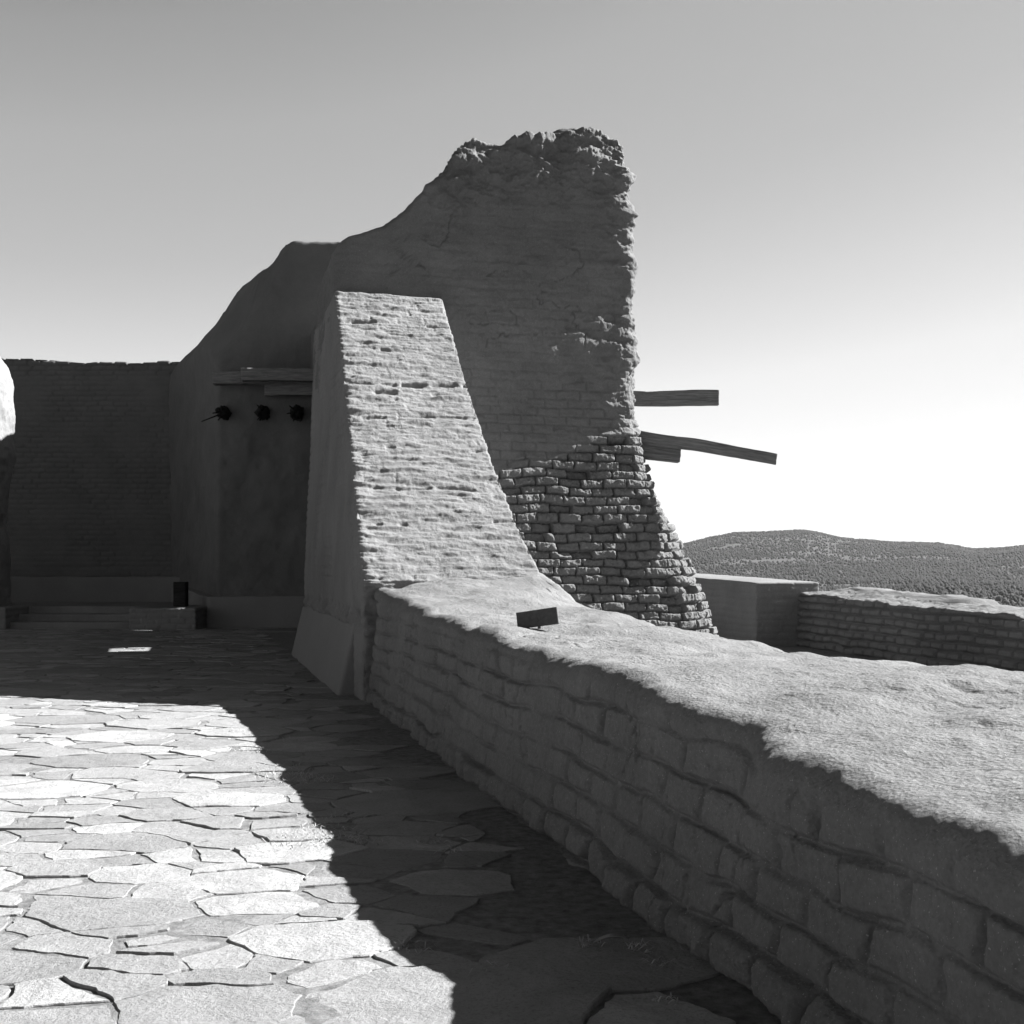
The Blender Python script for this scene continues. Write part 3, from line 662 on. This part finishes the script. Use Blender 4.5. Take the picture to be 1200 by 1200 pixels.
# ------------------------------------------------------------------ timbers
def px2w(px, y, Y): return np.array([(px-600)/1500*Y, Y, 1.6-(y-660)/1500*Y])
def timber(name, A, Bp, w_, h_, label, cat='beam', group=None, sd=0, mat=None, taper=1.0, parent=None):
    """rough hewn beam: A,B = centres of the two ends"""
    A = np.array(A, float); Bp = np.array(Bp, float); ax = Bp-A; L = np.linalg.norm(ax); ax /= L
    up = np.array([0, 0, 1.0]); sd_ = np.cross(up, ax); sd_ /= np.linalg.norm(sd_); up = np.cross(ax, sd_)
    n = max(8, int(L/0.03)); m_ = 28; rows = []
    tt = np.linspace(0, 1, n)
    ang = np.linspace(0, 2*math.pi, m_+1)[:-1] + 0.11
    cx = np.sign(np.cos(ang))*np.minimum(1, np.abs(np.cos(ang))*1.5)**0.9; cz = np.sign(np.sin(ang))*np.minimum(1, np.abs(np.sin(ang))*1.5)**0.9
    P = []
    def ring(t_, k): 
        c = A + ax*L*t_; wv_ = 1 - (1-taper)*t_
        r = 1 + 0.13*fbm(np.full(m_, t_*L*0.9), cx*1.6, cz*1.6, 1.5, 4, sd) 
        q = c[None] + sd_[None]*(cx*w_/2*wv_*r*k)[:, None] + up[None]*(cz*h_/2*wv_*r*k)[:, None]
        q += up[None]*0.03*vnoise(t_*L*1.1, 0.3, sd+0.4) 
        crack = np.abs(ang - (3.0 + 0.2*math.sin(t_*3+sd))) < 0.16
        q = np.where((crack & (k > 0.9))[:, None] if False else np.zeros((m_, 1), bool), c, q)
        return q
    P.append(ring(0, 0.05)); P.append(ring(0, 0.93))
    for t_ in tt: P.append(ring(t_, 1.0))
    P.append(ring(1, 0.93) + ax*0.012*vnoise(cx*2, cz*2, sd)[:, None]); P.append(ring(1, 0.05))
    P = np.array(P); 
    # longitudinal drying cracks
    S_ = np.linspace(0, L, P.shape[0])[:, None] + 0*P[..., 0]; Ag = ang[None, :] + 0*P[..., 0]
    d = -0.024*np.exp(-(np.abs(fbm(S_*0.5, Ag*2.2, 0*S_, 1.3, 3, sd+7))/0.05)**2)
    C = P.mean(1, keepdims=True); rad = P-C; rad /= (np.linalg.norm(rad, axis=-1, keepdims=True)+1e-9); P = P + rad*d[..., None]
    V = P.reshape(-1, 3); f = grid_faces(P.shape[0], m_, True)
    # local frame so that the grain runs along the beam
    from mathutils import Matrix
    Rm = np.stack([ax, sd_, up], 1); Lc = (V - (A+Bp)/2) @ Rm
    o = mesh_obj(name, Lc, f, mat or M_wood)
    o.matrix_world = Matrix([[Rm[0, 0], Rm[0, 1], Rm[0, 2], (A+Bp)[0]/2], [Rm[1, 0], Rm[1, 1], Rm[1, 2], (A+Bp)[1]/2], [Rm[2, 0], Rm[2, 1], Rm[2, 2], (A+Bp)[2]/2], [0, 0, 0, 1]])
    if label: tag(o, label, cat, group)
    return o
YT = 21.3
timber('timber_beam', px2w(700, 466, YT+0.2), px2w(842, 466.5, YT), 0.24, 0.235, 'upper weathered timber beam jutting level out of the right side of the tall broken pier', sd=1)
timber('timber_beam', px2w(700, 502, YT), px2w(910, 538.5, YT-0.5), 0.2, 0.215, 'longest timber beam, slanting down out of the right side of the tall pier', sd=2, taper=0.80)
timber('timber_beam', px2w(700, 521, YT-0.1), px2w(796.5, 532.5, YT-0.1), 0.22, 0.25, 'short thick timber beam tucked under the longest slanting beam', sd=3)
YL = 31.55
timber('timber_beam', px2w(250, 443.5, YL-0.05), px2w(420, 444, YL+0.2), 0.3, 0.30, 'rear lintel beam whose end shows furthest left on the dark wall', sd=4)
timber('timber_beam', px2w(283, 439.2, YL-0.42), px2w(420, 440, YL-0.24), 0.26, 0.30, 'front lintel beam with a pale grain, above the charred log ends', sd=5)
timber('timber_beam', px2w(311, 456.8, YL+0.1), px2w(420, 456.5, YL+0.1), 0.24, 0.29, 'lowest lintel beam, tucked under the pale front beam on the dark wall', sd=6)
def log_stub(px, y, label, sd, stick=False):
    c = px2w(px, y, YL+0.25); rt = empty('charred_log_end', tuple(c)); tag(rt, label, 'log end', 'charred log ends in the dark wall')
    n, m_ = 26, 26; S_, A_ = np.meshgrid(np.linspace(0, 1, n), np.linspace(0, 2*math.pi, m_+1)[:-1], indexing='ij')
    r = 0.16*(1 - 0.25*S_)*(1 + 0.55*fbm(np.cos(A_)*1.6, np.sin(A_)*1.6, S_*2, 1.6, 4, sd)); r = r*np.where(S_ > 0.999, 0.05, 1)
    le = 0.45*(1 + 0.5*fbm(np.cos(A_)*1.3, np.sin(A_)*1.3, 0*A_, 1.5, 3, sd+4)*sstep(0.4, 1, S_))
    P = np.stack([c[0] + r*np.cos(A_), c[1] + 0.1 - le*S_, c[2] + r*1.1*np.sin(A_)], -1)
    mesh_obj('log', P.reshape(-1, 3), grid_faces(n, m_, True), M_char, rt, smooth=False)
    for k in range(5):
        rnd = random.Random(sd*10+k); a = rnd.uniform(0, 6.28); p0 = c + np.array([0.07*math.cos(a), -0.2, 0.08*math.sin(a)])
        p1 = c + np.array([0.15*math.cos(a), -0.55-0.1*rnd.random(), 0.2*math.sin(a)-0.05])
        if stick and k == 0: p0 = c + np.array([0, -0.3, -0.05]); p1 = c + np.array([-0.45, -0.5, -0.27])
        o = timber('splinter', p0, p1, 0.04, 0.045, None, sd=sd+k, mat=M_char, taper=0.4); o.parent = rt
        o.matrix_parent_inverse = __import__('mathutils').Matrix.Translation(-Vector(rt.location))
log_stub(263, 484, 'charred log end furthest left under the beams, with a stick poking out of it', 200, True)
log_stub(309, 484, 'middle one of three charred log ends in the dark wall under the beams', 210)
log_stub(348, 484, 'charred log end closest to the buttress, under the beams of the dark wall', 220)

# ------------------------------------------------------------------ small dark plaque on the wall top
rt = empty('plaque', (0.2, 9.8, 1.04)); tag(rt, 'small dark rectangular plaque tilted on a short stake on top of the low wall', 'plaque')
cs = [px2w(604.5, 718, 10.3), px2w(652, 711, 10.15), px2w(654.5, 730.5, 10.1), px2w(606.5, 737, 10.25)]
nn = np.cross(cs[1]-cs[0], cs[3]-cs[0]); nn /= np.linalg.norm(nn)
if nn[1] < 0: nn = -nn
bk = [c + nn*0.018 for c in cs]
def beveled(name, V, F, mat, parent, bev=0.003):
    import bmesh
    o = mesh_obj(name, V, F, mat, parent, smooth=False); bm = bmesh.new(); bm.from_mesh(o.data); bmesh.ops.recalc_face_normals(bm, faces=bm.faces)
    bmesh.ops.bevel(bm, geom=bm.edges[:], offset=bev, segments=2, affect='EDGES'); bm.to_mesh(o.data); bm.free(); return o
beveled('panel', np.array(cs+bk), [(0, 1, 2, 3), (7, 6, 5, 4), (0, 4, 5, 1), (1, 5, 6, 2), (2, 6, 7, 3), (3, 7, 4, 0)], M_metal, rt)
pc = (cs[2]+cs[3])/2 + nn*0.025; q = 0.012
zb = 0.95
pv = [(pc[0]+a*q, pc[1]+b_*q+c_*0.0, z_) for z_ in (zb, cs[2][2]+0.05) for a, b_, c_ in ((-1, -1, 0), (1, -1, 0), (1, 1, 0), (-1, 1, 0))]
beveled('stake', np.array(pv), [(0, 3, 2, 1), (4, 5, 6, 7), (0, 1, 5, 4), (1, 2, 6, 5), (2, 3, 7, 6), (3, 0, 4, 7)], M_metal, rt, 0.002)

# ------------------------------------------------------------------ ruins beyond the low wall
O1 = np.array([4.62, 24.3])
adobe_mass('far_adobe_block', lambda z: (0*z, 6.5+0*z, 0*z, 1.35+0*z, 0.05+0*z), lambda s, u: 1.24 + 0.02*s + 0*u, np.linspace(0, 1, 120), np.linspace(0, 1, 40), np.linspace(0, 1, 60), np.linspace(0, 1, 20), np.linspace(0, 1, 110),
           simple_disp(0.012, 1.8, 150, 0.010, H=0.13), M_adobe, z0=-1.0, rr=0.04, crown=0.02, ncap=8, frame=(O1, DV, NV), loc=(4.6, 27, -1))
tag(SC.objects['far_adobe_block'], 'square-cornered adobe wall stump with flat sunlit top just right of the flared brick foot', 'wall')
O2 = np.array([5.25, 25.2]); E2 = np.array([7.9, 12.0]); D2 = (E2-O2)/np.linalg.norm(E2-O2); L2 = np.linalg.norm(E2-O2); D2r = -D2; N2 = np.array([D2r[1], -D2r[0]])
# s from the near end to the far end
def r2(z): return (0*z, L2 - 0.25*np.clip(z+0.4, 0, 2), 0.05 + 0.06*z, 1.15+0*z, 0.12+0*z)
def t2(s, u):
    return np.interp(s, [0, 3, 6, 9, 12, 13.5], [0.78, 0.82, 0.87, 0.93, 1.02, 1.0]) + 0.10*sstep(0.5, 0.9, u)*sstep(7.2, 7.9, s)*sstep(12.6, 12.0, s) + 0.03*sstep(0.1, 0.6, u)
def d2(P, Hh, S, U, K, N):
    X, Y, Z = P[..., 0], P[..., 1], P[..., 2]
    b, r, fz = bricks(S, Z, 0.36, 0.14, 160, 0.032, 0.035)
    side = 1-sstep(0.1, 0.5, K)
    return side*(0.075*(b-0.8) + 0.05*(r-0.5)) + 0.022*fbm(X, Y, Z, 3, 4, 161) + (1-side)*0.07*fbm(X, Y, 0*Z, 2.2, 5, 163, 0.6)
adobe_mass('far_brick_wall', r2, t2, frac_list([(L2, 0.016)]), np.linspace(0, 1, 60), np.linspace(0, 1, 30), np.linspace(0, 1, 70), np.linspace(0, 1, 110),
           d2, M_adobe_top, z0=-0.8, rr=0.05, crown=0.02, ncap=26, frame=(E2, D2r, N2), loc=(6.5, 19, -0.8))
tag(SC.objects['far_brick_wall'], 'shaded wall of small rounded bricks beyond the low wall at the right picture edge', 'wall')

# ------------------------------------------------------------------ dry grass, litter
def grass(name, spots, label, sd, hgt=0.07):
    rnd = random.Random(sd); V = []; Fc = []
    for (x, y, z, n, rad, L) in spots:
        for k in range(n//2):
            a = rnd.uniform(0, 6.28); r = rad*math.sqrt(rnd.random()); bx, by = x+r*math.cos(a), y+r*math.sin(a)
            h_ = rnd.uniform(0.15, 1)*hgt; dx, dy = rnd.gauss(0, L), rnd.gauss(0, L); wd = 0.0016+0.0014*rnd.random()
            pa = rnd.uniform(0, 3.14); wx, wy = wd*math.cos(pa), wd*math.sin(pa); b0 = len(V)
            pts = [(bx, by, z), (bx+dx*0.5, by+dy*0.5, z+h_*0.8), (bx+dx, by+dy, z+h_*0.7*rnd.random())]
            for i, p in enumerate(pts):
                k_ = (1, 0.8, 0.2)[i]; V.append((p[0]-wx*k_, p[1]-wy*k_, p[2])); V.append((p[0]+wx*k_, p[1]+wy*k_, p[2]))
            Fc += [(b0, b0+1, b0+3, b0+2), (b0+2, b0+3, b0+5, b0+4)]
    o = mesh_obj(name, np.array(V), Fc, M_straw, smooth=False); tag(o, label, 'grass', kind='stuff'); return o
rnd = random.Random(77); spots = []
def gnd(px, y): Y = 1.6*1500/(y-660); return ((px-600)/1500*Y, Y)
for (px, y, n, rad) in [(345, 915, 420, 0.3), (330, 905, 260, 0.3), (372, 980, 420, 0.26), (350, 990, 200, 0.2), (395, 990, 120, 0.15), (300, 880, 160, 0.25), (290, 860, 120, 0.2), (330, 870, 120, 0.2), (405, 960, 80, 0.15),
                        (505, 990, 120, 0.08), (530, 1000, 90, 0.08), (750, 1115, 60, 0.06), (770, 1135, 40, 0.05), (480, 1115, 90, 0.10), (570, 1140, 40, 0.08), (690, 1110, 50, 0.06), (430, 990, 90, 0.1), (780, 1180, 40, 0.05)]:
    x, yy = gnd(px, y); spots.append((x, yy, 0.012, n, rad, 0.04))
grass('dry_grass', spots, 'dry straw-like grass and litter caught in the joints of the flagstones', 5, 0.032)
# one long fallen leaf near the wall foot
x, yy = gnd(715, 1115); V = []; n = 14
for i in range(n+1):
    t_ = i/n; wdt = 0.022*math.sin(math.pi*t_)**0.7; zc = 0.045+0.02*math.sin(t_*3.1)
    for k in (-1, 0, 1): V.append((x-0.07+0.15*t_ + 0.3*k*wdt*0.3, yy-0.02+0.05*t_+k*wdt, zc - (0.006 if k == 0 else 0)))
o = mesh_obj('dry_leaf', np.array(V), grid_faces(n+1, 3), M_straw, loc=(x, yy, 0.04)); tag(o, 'long pale dry leaf lying on the shaded flagstones near the foot of the low wall', 'leaf')
sm = o.modifiers.new('solid', 'SOLIDIFY'); sm.thickness = 0.0015

# ------------------------------------------------------------------ air over the valley
def haze_box():
    x0, x1, y0, y1, z0, z1 = -9200, 9200, -9200, 9200, -90, 190
    V = [(x, y, z) for z in (z0, z1) for (x, y) in ((x0, y0), (x1, y0), (x1, y1), (x0, y1))]
    m = bpy.data.materials.new('air'); m.use_nodes = True; t = m.node_tree; t.nodes.clear()
    pv = t.nodes.new('ShaderNodeVolumePrincipled'); pv.inputs['Color'].default_value = (0.9, 0.9, 0.9, 1); pv.inputs['Density'].default_value = 1.7e-5; pv.inputs['Anisotropy'].default_value = 0.3
    ou = t.nodes.new('ShaderNodeOutputMaterial'); t.links.new(pv.outputs[0], ou.inputs['Volume'])
    o = mesh_obj('haze', np.array(V, float), [(0, 3, 2, 1), (4, 5, 6, 7), (0, 1, 5, 4), (1, 2, 6, 5), (2, 3, 7, 6), (3, 0, 4, 7)], m, smooth=False)
    tag(o, 'thin pale haze over the wooded valley and hills', 'haze', kind='stuff')
haze_box()
